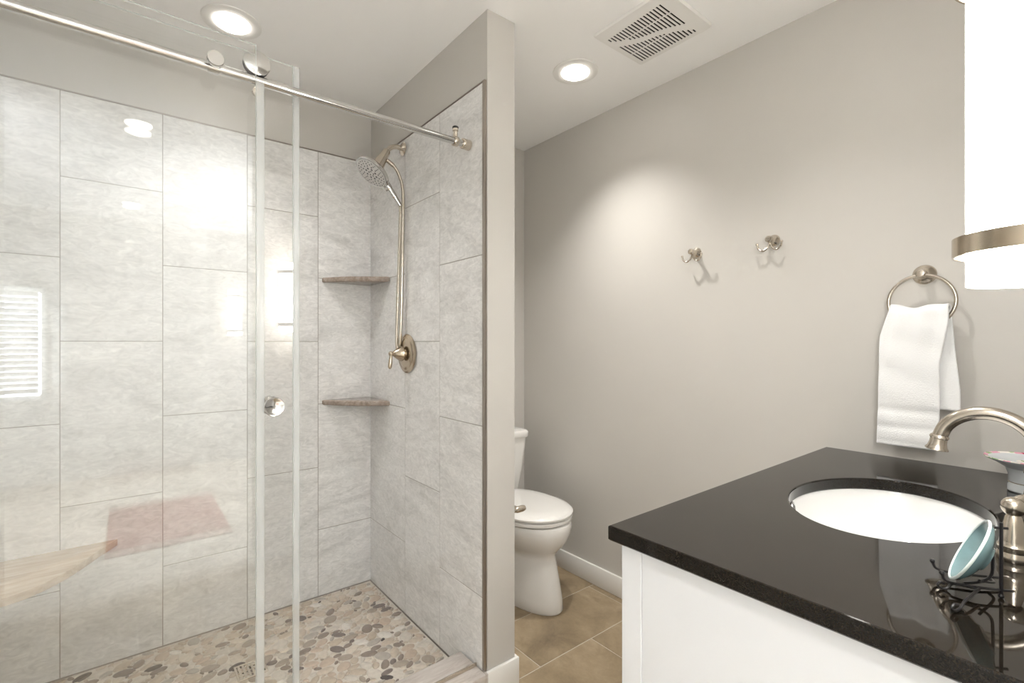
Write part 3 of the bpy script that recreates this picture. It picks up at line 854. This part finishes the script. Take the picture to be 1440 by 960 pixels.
tl = [(rrect(TX - 0.208, TX + 0.208, 2.047, TY0, 0.035), 0.7335), (rrect(TX - 0.211, TX + 0.211, 2.044, TY0, 0.038), 0.740), (rrect(TX - 0.211, TX + 0.211, 2.044, TY0, 0.038), 0.762), (rrect(TX - 0.203, TX + 0.203, 2.052, TY0 - 0.006, 0.035), 0.772), (rrect(TX - 0.18, TX + 0.18, 2.08, TY0 - 0.03, 0.03), 0.776)]
loft('tank_lid', tl, M_PORC, t)
mb = MB(O).tube([(TX - 0.14, 2.052, 0.68), (TX - 0.14, 2.03, 0.68), (TX - 0.10, 2.024, 0.676), (TX - 0.07, 2.026, 0.672)], [0.011, 0.008, 0.007, 0.008], 12)
mb.build('flush_lever', M_CHROME, t)
for s_ in (-1, 1): mb = MB(O).lathe([(0, 0), (0.013, 0), (0.013, 0.012), (0.009, 0.018), (0, 0.019)], axis_M((TX + s_ * 0.075, 2.05, 0.4375), (0, 0, 1)), 16); mb.build('hinge', M_PORC, t)

# paper holder on the alcove side of the partition
PY, PZ = 1.446, 0.612
t = thing('paper_holder', 'nickel toilet paper holder arm peeking out beside the toilet lid', 'paper holder', (XQ, PY, PZ)); O = (XQ, PY, PZ)
MB(O).lathe([(0, 0.0002), (0.024, 0.0002), (0.025, 0.003), (0.018, 0.009), (0.010, 0.016), (0.009, 0.06), (0, 0.06)], axis_M((XQ, PY, PZ), (1, 0, 0)), 28).build('base', M_NICKEL, t)
mb = MB(O).lathe([(0, 0.055), (0.010, 0.055), (0.0125, 0.062), (0.0125, 0.090), (0.010, 0.100), (0, 0.102)], axis_M((XQ, PY, PZ), (1, 0, 0)), 24)
mb.build('post', M_NICKEL, t)
mb = MB(O).tube([(XQ + 0.075, PY, PZ), (XQ + 0.075, PY + 0.15, PZ)], 0.006, 12)
mb.sphere((XQ + 0.075, PY + 0.152, PZ), 0.009, 12)
mb.build('arm', M_NICKEL, t)

# ------------------------------------------------------------------ vanity
CX0, CX1, CY0, CY1 = 0.7504, XH - 0.0005, YW + 0.0005, 0.6303
CT, CB = 0.8954, 0.8654
t = thing('vanity_cabinet', 'white shaker vanity cabinet under the black stone counter', 'cabinet', (1.33, 0.3, 0)); O = (1.33, 0.3, 0)
KX0, KX1, KY0, KY1 = 0.762, XH - 0.0145, YW + 0.002, 0.606
mb = MB(O).box(KX0 + 0.005, KX1, KY0, KY1 - 0.022, 0.09, 0.69).box(KX0 + 0.005, KX0 + 0.02, KY0, KY1 - 0.022, 0.69, CB - 0.0005).box(KX1 - 0.018, KX1, KY0, KY1 - 0.022, 0.69, CB - 0.0005)
mb.box(KX0 + 0.02, KX1 - 0.018, KY0, KY0 + 0.016, 0.69, CB - 0.0005)
mb.box(KX0 + 0.04, KX1, KY0, KY1 - 0.09, 0.0, 0.09)
mb.build('body', M_CAB, t)
mb = MB(O).box(KX0, KX0 + 0.046, KY1 - 0.046, KY1, 0.0, CB - 0.0005, 0.0012, 1)
mb.box(KX1 - 0.046, KX1, KY1 - 0.046, KY1, 0.0, CB - 0.0005, 0.0012, 1)
mb.box(KX0 + 0.046, KX1 - 0.046, KY1 - 0.022, KY1, 0.825, CB - 0.0005, 0.0008, 1).box(KX0 + 0.046, KX1 - 0.046, KY1 - 0.022, KY1, 0.09, 0.125, 0.0008, 1)
for i in (1, 2):
    xm = KX0 + (KX1 - KX0) * i / 3
    mb.box(xm - 0.016, xm + 0.016, KY1 - 0.022, KY1, 0.125, 0.825, 0.0008, 1)
mb.build('face_frame', M_CAB, t)
sp = MB(O).box(KX0 + 0.0015, KX0 + 0.005, KY0, KY1 - 0.0467, 0.09, CB - 0.0005, 0.0006, 1)
sp.build('side_panel', M_CAB, t)
for i in range(3):
    xa = KX0 + (KX1 - KX0) * i / 3 + (0.050 if i == 0 else 0.020); xb = KX0 + (KX1 - KX0) * (i + 1) / 3 - (0.050 if i == 2 else 0.020)
    if i == 1:
        for z0, z1 in ((0.13, 0.35), (0.36, 0.58), (0.59, 0.82)):
            d = MB(O).box(xa, xb, KY1 - 0.014, KY1 + 0.002, z0, z1, 0.0015, 1).build('drawer', M_CAB, t)
            MB(O).lathe([(0, 0), (0.006, 0), (0.006, 0.012), (0.014, 0.018), (0.014, 0.024), (0, 0.027)], axis_M(((xa + xb) / 2, KY1 + 0.002, (z0 + z1) / 2), (0, 1, 0)), 20).build('knob', M_NICKEL, d)
    else:
        mb = MB(O).box(xa + 0.05, xb - 0.05, KY1 - 0.014, KY1 - 0.006, 0.18, 0.77)
        for b4 in ((xa, xa + 0.055, 0.13, 0.82), (xb - 0.055, xb, 0.13, 0.82), (xa + 0.055, xb - 0.055, 0.13, 0.185), (xa + 0.055, xb - 0.055, 0.765, 0.82)):
            mb.box(b4[0], b4[1], KY1 - 0.014, KY1 + 0.002, b4[2], b4[3], 0.0012, 1)
        d = mb.build('door', M_CAB, t)
        xk = xb - 0.027 if i == 0 else xa + 0.027
        MB(O).lathe([(0, 0), (0.006, 0), (0.006, 0.012), (0.014, 0.018), (0.014, 0.024), (0, 0.027)], axis_M((xk, KY1 + 0.002, 0.68), (0, 1, 0)), 20).build('knob', M_NICKEL, d)

# counter slab with an oval cut-out
SX, SY, SA, SB = 1.337, 0.322, 0.252, 0.178
n = 96
def rect_pt(a):
    c_, s_ = math.cos(a), math.sin(a)
    tx = (CX1 - SX) / c_ if c_ > 0 else (CX0 - SX) / c_ if c_ < 0 else 1e9
    ty = (CY1 - SY) / s_ if s_ > 0 else (CY0 - SY) / s_ if s_ < 0 else 1e9
    k = min(tx, ty); return (SX + c_ * k, SY + s_ * k)
angs = sorted(set([2 * pi * i / n for i in range(n)] + [math.atan2(yc - SY, xc - SX) % (2 * pi) for xc in (CX0, CX1) for yc in (CY0, CY1)]))
N_ = len(angs)
bvl = 0.003
def clampxy(p_, d): return (min(max(p_[0], CX0 + d), CX1), min(max(p_[1], CY0), CY1 - d))
rings = []
outer = [rect_pt(a) for a in angs]
for d, z in ((bvl, CB), (0, CB + bvl), (0, CT - bvl), (bvl * 0.3, CT - bvl * 0.3), (bvl, CT)):
    rings.append([(*clampxy(p_, d), z) for p_ in outer])
for g, z in ((0.003, CT), (0.0008, CT - 0.0009), (0.0, CT - 0.003), (0.0, CB + 0.003), (0.003, CB)):
    rings.append([(SX + (SA + g) * math.cos(a), SY + (SB + g) * math.sin(a), z) for a in angs])
vs = sum(rings, []); fs = []
for r_ in range(len(rings)):
    r2 = (r_ + 1) % len(rings)
    for i in range(N_):
        j = (i + 1) % N_
        fs.append((r_ * N_ + i, r_ * N_ + j, r2 * N_ + j, r2 * N_ + i))
o = finish('countertop', vs, fs, M_COUNTER, None, 12)
tag(o, 'polished black speckled stone countertop with oval sink cut-out', 'countertop')

# undermount basin
t = thing('sink_basin', 'white oval undermount basin set in the black counter', 'sink', (SX, SY, 0.72)); O = (SX, SY, 0.72)
pr = [(1.10, CB - 0.0005), (1.02, CB - 0.0005), (1.012, CB - 0.004), (1.0, CB - 0.020), (0.96, CB - 0.06), (0.86, CB - 0.10), (0.66, CB - 0.132), (0.35, CB - 0.146), (0.10, CB - 0.150), (0.085, CB - 0.152)]
mb = MB(O)
n = 72; vs = []; fs = []
full = pr + [(0.085, CB - 0.162), (0.4, CB - 0.158), (0.72, CB - 0.143), (0.92, CB - 0.11), (1.02, CB - 0.062), (1.06, CB - 0.018), (1.10, CB - 0.010)]
for g, z in full:
    for i in range(n):
        a = 2 * pi * i / n; vs.append((SX + SA * g * math.cos(a), SY + SB * g * math.sin(a), z))
for r_ in range(len(full)):
    r2 = (r_ + 1) % len(full)
    for i in range(n):
        j = (i + 1) % n; fs.append((r_ * n + i, r_ * n + j, r2 * n + j, r2 * n + i))
mb.add(vs, fs); mb.build('bowl', M_BASIN, t)
oc = Vector((SX - 0.055, SY + SB * 0.972, CB - 0.010))
mb = MB(O).lathe([(0.0075, 0.003), (0.0085, 0.0045), (0.0115, 0.004), (0.0130, 0.001), (0.0130, -0.002)], axis_M(oc, (0.15, -1, 0.25)), 28)
mb.build('overflow_ring', M_CHROME, t)
o = MB(O).lathe([(0, 0.0015), (0.0078, 0.0015), (0.0078, -0.002), (0, -0.002)], axis_M(oc, (0.15, -1, 0.25)), 24).build('overflow_hole', M_DARK, t)
MB(O).lathe([(0, CB - 0.146), (0.017, CB - 0.147), (0.021, CB - 0.149), (0.0212, CB - 0.160), (0, CB - 0.160)], Matrix.Translation((SX, SY, 0)), 28).build('drain', M_CHROME, t)

# widespread faucet
FXc, FYc = 1.335, 0.083
t = thing('faucet', 'brushed nickel gooseneck faucet with two lever handles', 'faucet', (FXc, FYc, CT)); O = (FXc, FYc, CT)
mb = MB(O).lathe([(0, 0.0003), (0.027, 0.0003), (0.028, 0.004), (0.025, 0.010), (0.018, 0.018), (0.0145, 0.035), (0.013, 0.06), (0, 0.06)], Matrix.Translation((FXc, FYc, CT)), 36)
gp = [(FXc, FYc, CT + 0.04), (FXc, FYc, CT + 0.10), (FXc, FYc + 0.001, CT + 0.150)]
yc_, zc_, R1 = 0.157, CT + 0.150, 0.074
for i in range(1, 9):
    a = pi - i * (pi * 0.93) / 8
    gp.append((FXc, yc_ + R1 * math.cos(a), zc_ + R1 * math.sin(a)))
mb.tube(bez(gp, 8), 0.0130, 22)
sp_ = mb.build('spout', M_NICKEL, t)
end = Vector(gp[-1]); dr = (Vector(gp[-1]) - Vector(gp[-2])).normalized()
dr = Vector((0, 0.16, -1)).normalized()
MB(O).lathe([(0, -0.005), (0.0136, -0.005), (0.0162, -0.001), (0.0162, 0.001), (0.0144, 0.003), (0.0146, 0.012), (0.0165, 0.020), (0.0195, 0.0245), (0.0195, 0.0265), (0.016, 0.0270), (0.013, 0.025), (0, 0.0245)], axis_M(end, dr), 36).build('bell_tip', M_NICKEL, sp_)
for hx, s_ in ((1.163, 1), (1.505, -1)):
    hy = 0.105
    h = MB(O).lathe([(0, 0.0003), (0.0215, 0.0003), (0.0225, 0.004), (0.0215, 0.009), (0.0195, 0.014), (0.0205, 0.018), (0.0205, 0.024), (0.0180, 0.0275), (0.0175, 0.032), (0.0155, 0.045), (0.0128, 0.060), (0.0105, 0.071), (0.0085, 0.0755), (0.0, 0.076)], Matrix.Translation((hx, hy, CT)), 36).build('handle', M_NICKEL, t)
    mb = MB(O).sphere((hx, hy, CT + 0.0885), 0.0162, 22)
    mb.tube(bez([(hx, hy, CT + 0.096), (hx + 0.012 * s_, hy - 0.010, CT + 0.103), (hx + 0.028 * s_, hy - 0.024, CT + 0.103), (hx + 0.046 * s_, hy - 0.040, CT + 0.098), (hx + 0.056 * s_, hy - 0.048, CT + 0.097)], 5), [0.0065] * 5 + [0.0060] * 5 + [0.0075] * 5 + [0.0085] * 5 + [0.005], 16)
    mb.build('lever', M_NICKEL, h)

# footed china dish with roses
dx, dy = 1.712, 0.128
t = thing('footed_dish', 'footed china dish painted with pink roses by the faucet', 'dish', (dx, dy, CT)); O = (dx, dy, CT)
MB(O).lathe([(0, 0.0003), (0.036, 0.0003), (0.038, 0.003), (0.0375, 0.016), (0.035, 0.020), (0.0345, 0.023), (0.036, 0.026), (0.0365, 0.042), (0.042, 0.058), (0.060, 0.070), (0.078, 0.0785), (0.0795, 0.0805), (0.0790, 0.0815), (0, 0.0700)], Matrix.Translation((dx, dy, CT)), 56).build('pedestal', M_CERAM, t)
MB(O).lathe([(0.0798, 0.0806), (0.0796, 0.0828), (0.072, 0.0805), (0.045, 0.0745), (0.0, 0.0720)], Matrix.Translation((dx, dy, CT)), 56).build('painted_plate', M_ROSE, t)
MB(O).lathe([(0.0348, 0.0215), (0.0366, 0.0225), (0.0348, 0.0238)], Matrix.Translation((dx, dy, CT)), 40).build('gilt_band', M_NICKEL2, t)['label'] = 'thin gilt band round the foot'

# black wire stand and the teal bowl leaning on it
sx0, sy0 = 0.972, 0.100
t = thing('wire_stand', 'black scrolled wire stand holding a pale teal bowl on the counter', 'stand', (sx0, sy0, CT)); O = (sx0, sy0, CT)
WR = 0.0019
def wire(name, pts, n=8, r=WR, ball=None):
    mb = MB(O); q = bez(pts, n); mb.tube(q, r, 8)
    if ball:
        for bb in ball: mb.sphere(bb, 0.0036, 10)
    return mb.build(name, M_IRON, t)
zb_ = CT + 0.0036
# twin uprights joined at the foot
wire('upright', [(sx0, sy0, CT + 0.108), (sx0, sy0, CT + 0.06), (sx0, sy0, CT + 0.004)], 6, 0.0022, ball=[(sx0, sy0, zb_)])
wire('upright', [(sx0 - 0.005, sy0 + 0.008, CT + 0.104), (sx0 - 0.005, sy0 + 0.008, CT + 0.05), (sx0 - 0.005, sy0 + 0.010, CT + 0.030), (sx0 - 0.012, sy0 + 0.020, CT + 0.020), (sx0 - 0.022, sy0 + 0.036, CT + 0.0145)], 8)
wire('crossbar', [(sx0 + 0.006, sy0 - 0.006, CT + 0.100), (sx0 - 0.008, sy0 + 0.012, CT + 0.100)], 4)
# rests that carry the bowl, curled up in front with a ball
for ox, oy in ((0.0, 0.0), (0.040, 0.018)):
    wire('rest', [(sx0 + ox + 0.012, sy0 + oy - 0.012, CT + 0.011), (sx0 + ox - 0.010, sy0 + oy + 0.012, CT + 0.0125), (sx0 + ox - 0.024, sy0 + oy + 0.034, CT + 0.0125), (sx0 + ox - 0.033, sy0 + oy + 0.053, CT + 0.0145), (sx0 + ox - 0.034, sy0 + oy + 0.058, CT + 0.025)], 8, ball=[(sx0 + ox - 0.034, sy0 + oy + 0.058, CT + 0.025)])
wire('brace', [(sx0 - 0.020, sy0 + 0.020, CT + 0.024), (sx0 + 0.02, sy0 + 0.010, CT + 0.013), (sx0 + 0.040, sy0 + 0.018, CT + 0.012)], 6)
def scroll(p0, p1, flip):
    """S-shaped scroll foot between the rest and the counter"""
    d = Vector(p1) - Vector(p0); pts = []
    h = Vector((d.x, d.y, 0)); 
    u = h.normalized(); zz = Vector((0, 0, 1))
    c0 = Vector(p0); 
    for i in range(15):
        a = -0.2 * pi + i * 1.55 * pi / 14; r_ = 0.0042 + 0.00030 * i
        pts.append(c0 + u * (r_ * math.cos(a)) * flip + zz * (r_ * math.sin(a) * 0.8))
    return pts
for ox, oy in ((-0.030, 0.052), (-0.088, 0.030)):
    wire('scroll_foot', [(sx0 - 0.020, sy0 + 0.020, CT + 0.012), (sx0 + ox * 0.8, sy0 + oy * 0.9, CT + 0.010), (sx0 + ox, sy0 + oy, CT + 0.004), (sx0 + ox * 1.12, sy0 + oy * 1.12, CT + 0.0022), (sx0 + ox * 1.2, sy0 + oy * 1.2, CT + 0.006), (sx0 + ox * 1.15, sy0 + oy * 1.15, CT + 0.011), (sx0 + ox * 1.06, sy0 + oy * 1.06, CT + 0.0095)], 8)
n_ = Vector((-0.17, 0.88, 0.43)).normalized()
bc = Vector((0.950, 0.126, 0.9590))
M = axis_M(bc, n_)
t = thing('soap_bowl', 'pale teal glazed bowl leaning upright on the black wire stand', 'bowl', tuple(bc)); O = tuple(bc)
MB(O).lathe([(0, -0.016), (0.018, -0.016), (0.020, -0.0135), (0.036, -0.008), (0.047, -0.001), (0.0495, 0.004), (0.0475, 0.005), (0.043, 0.001), (0.030, -0.006), (0, -0.009)], M, 48).build('body', M_TEAL, t)
MB(O).tube([M @ Vector((0.0488 * math.cos(2 * pi * i / 48), 0.0488 * math.sin(2 * pi * i / 48), 0.0045)) for i in range(48)], 0.0019, 10, closed=True).build('rim', M_RIMW, t)['label'] = 'white glazed rim'

# ------------------------------------------------------------------ vanity sconce
VX0, VY0 = 0.732, 0.050
t = thing('wall_sconce', 'lit opal glass cylinder sconce with brushed nickel bands', 'wall light', (VX0, YW, 1.51)); O = (VX0, YW, 1.51)
T_ = Matrix.Translation((VX0, VY0, 0))
o = MB(O).lathe([(0.0490, 1.321), (0.0530, 1.321), (0.0530, 1.715), (0.0490, 1.715), (0.0490, 1.321)], T_, 56).build('glass_shade', M_SHADE, t)
for z in (1.353, 1.652):
    b_ = MB(O).lathe([(0.0625, z), (0.0645, z), (0.0645, z + 0.020), (0.0625, z + 0.020), (0.0625, z)], T_, 56).build('band', M_NICKEL2, t)
    for a in (0.3 * pi, 0.97 * pi, 1.63 * pi):
        d = Vector((math.cos(a), math.sin(a), 0))
        mb = MB(O).tube([Vector((VX0, VY0, z + 0.006)) + d * 0.0532, Vector((VX0, VY0, z + 0.006)) + d * 0.063], 0.0035, 10)
        mb.build('peg', M_NICKEL2, b_)
MB(O).box(VX0 - 0.035, VX0 + 0.035, YW + 0.0003, YW + 0.012, 1.39, 1.65, 0.003, 2).box(VX0 - 0.012, VX0 + 0.012, YW + 0.012, VY0 - 0.0648, 1.35, 1.378, 0.001, 1).box(VX0 - 0.012, VX0 + 0.012, YW + 0.012, VY0 - 0.0648, 1.648, 1.676, 0.001, 1).build('backplate', M_NICKEL2, t)
# ------------------------------------------------------------------ bedroom beyond the doorway (seen only in reflections)
structure('floor_bedroom', MB().box(-2.1, 2.1, -3.1, YW - 0.12, -0.05, 0.0), M_BEDFLOOR)
structure('wall_bedroom_left', MB().box(-2.1, -2.0, -3.1, YW - 0.12, 0, CZ), M_WALL)
bw = MB()
for a, b_, c_, d_ in ((-3.1, -2.35, 0, CZ), (-0.65, YW - 0.12, 0, CZ), (-2.35, -0.65, 0, 0.8), (-2.35, -0.65, 2.1, CZ)): bw.box(2.0, 2.1, a, b_, c_, d_)
structure('wall_bedroom_right', bw, M_WALL)
wn = MB()
for a, b_, c_, d_ in ((-2.35, -2.29, 0.8, 2.1), (-0.71, -0.65, 0.8, 2.1), (-2.29, -0.71, 0.8, 0.86), (-2.29, -0.71, 2.04, 2.1)): wn.box(2.02, 2.08, a, b_, c_, d_)
structure('added_side_window', wn, M_WHITE)  # unseen window, added so the bedroom gets extra daylight
bw = MB().box(-2.0, -0.96, -3.1, -3.0, 0, CZ).box(-0.56, 2.0, -3.1, -3.0, 0, CZ).box(-0.96, -0.56, -3.1, -3.0, 0, 0.75).box(-0.96, -0.56, -3.1, -3.0, 1.75, CZ)
structure('wall_bedroom_back', bw, M_WALL)
wn = MB()
for a, b_, c_, d_ in ((-0.96, -0.92, 0.75, 1.75), (-0.60, -0.56, 0.75, 1.75), (-0.92, -0.60, 0.75, 0.79), (-0.92, -0.60, 1.71, 1.75)): wn.box(a, b_, -3.08, -3.02, c_, d_)
w1 = structure('window_1', wn, M_WHITE)
mb = MB()
for i in range(18):
    z = 0.835 + i * 0.05
    mb.box(-0.915, -0.605, -0.024, 0.024, -0.0012, 0.0012, M=Matrix.Translation((0, -2.985, z)) @ Matrix.Rotation(math.radians(60), 4, 'X'))
sub('blind_slats', mb, M_WHITE, w1)
t = MB((0.25, -1.6, 0.0)).box(-0.1, 0.55, -1.75, -0.75, 0.0005, 0.009, 0.003, 2).build('area_rug', M_RUG)
tag(t, 'red patterned rug on the bedroom floor, mirrored in the shower glass', 'rug')
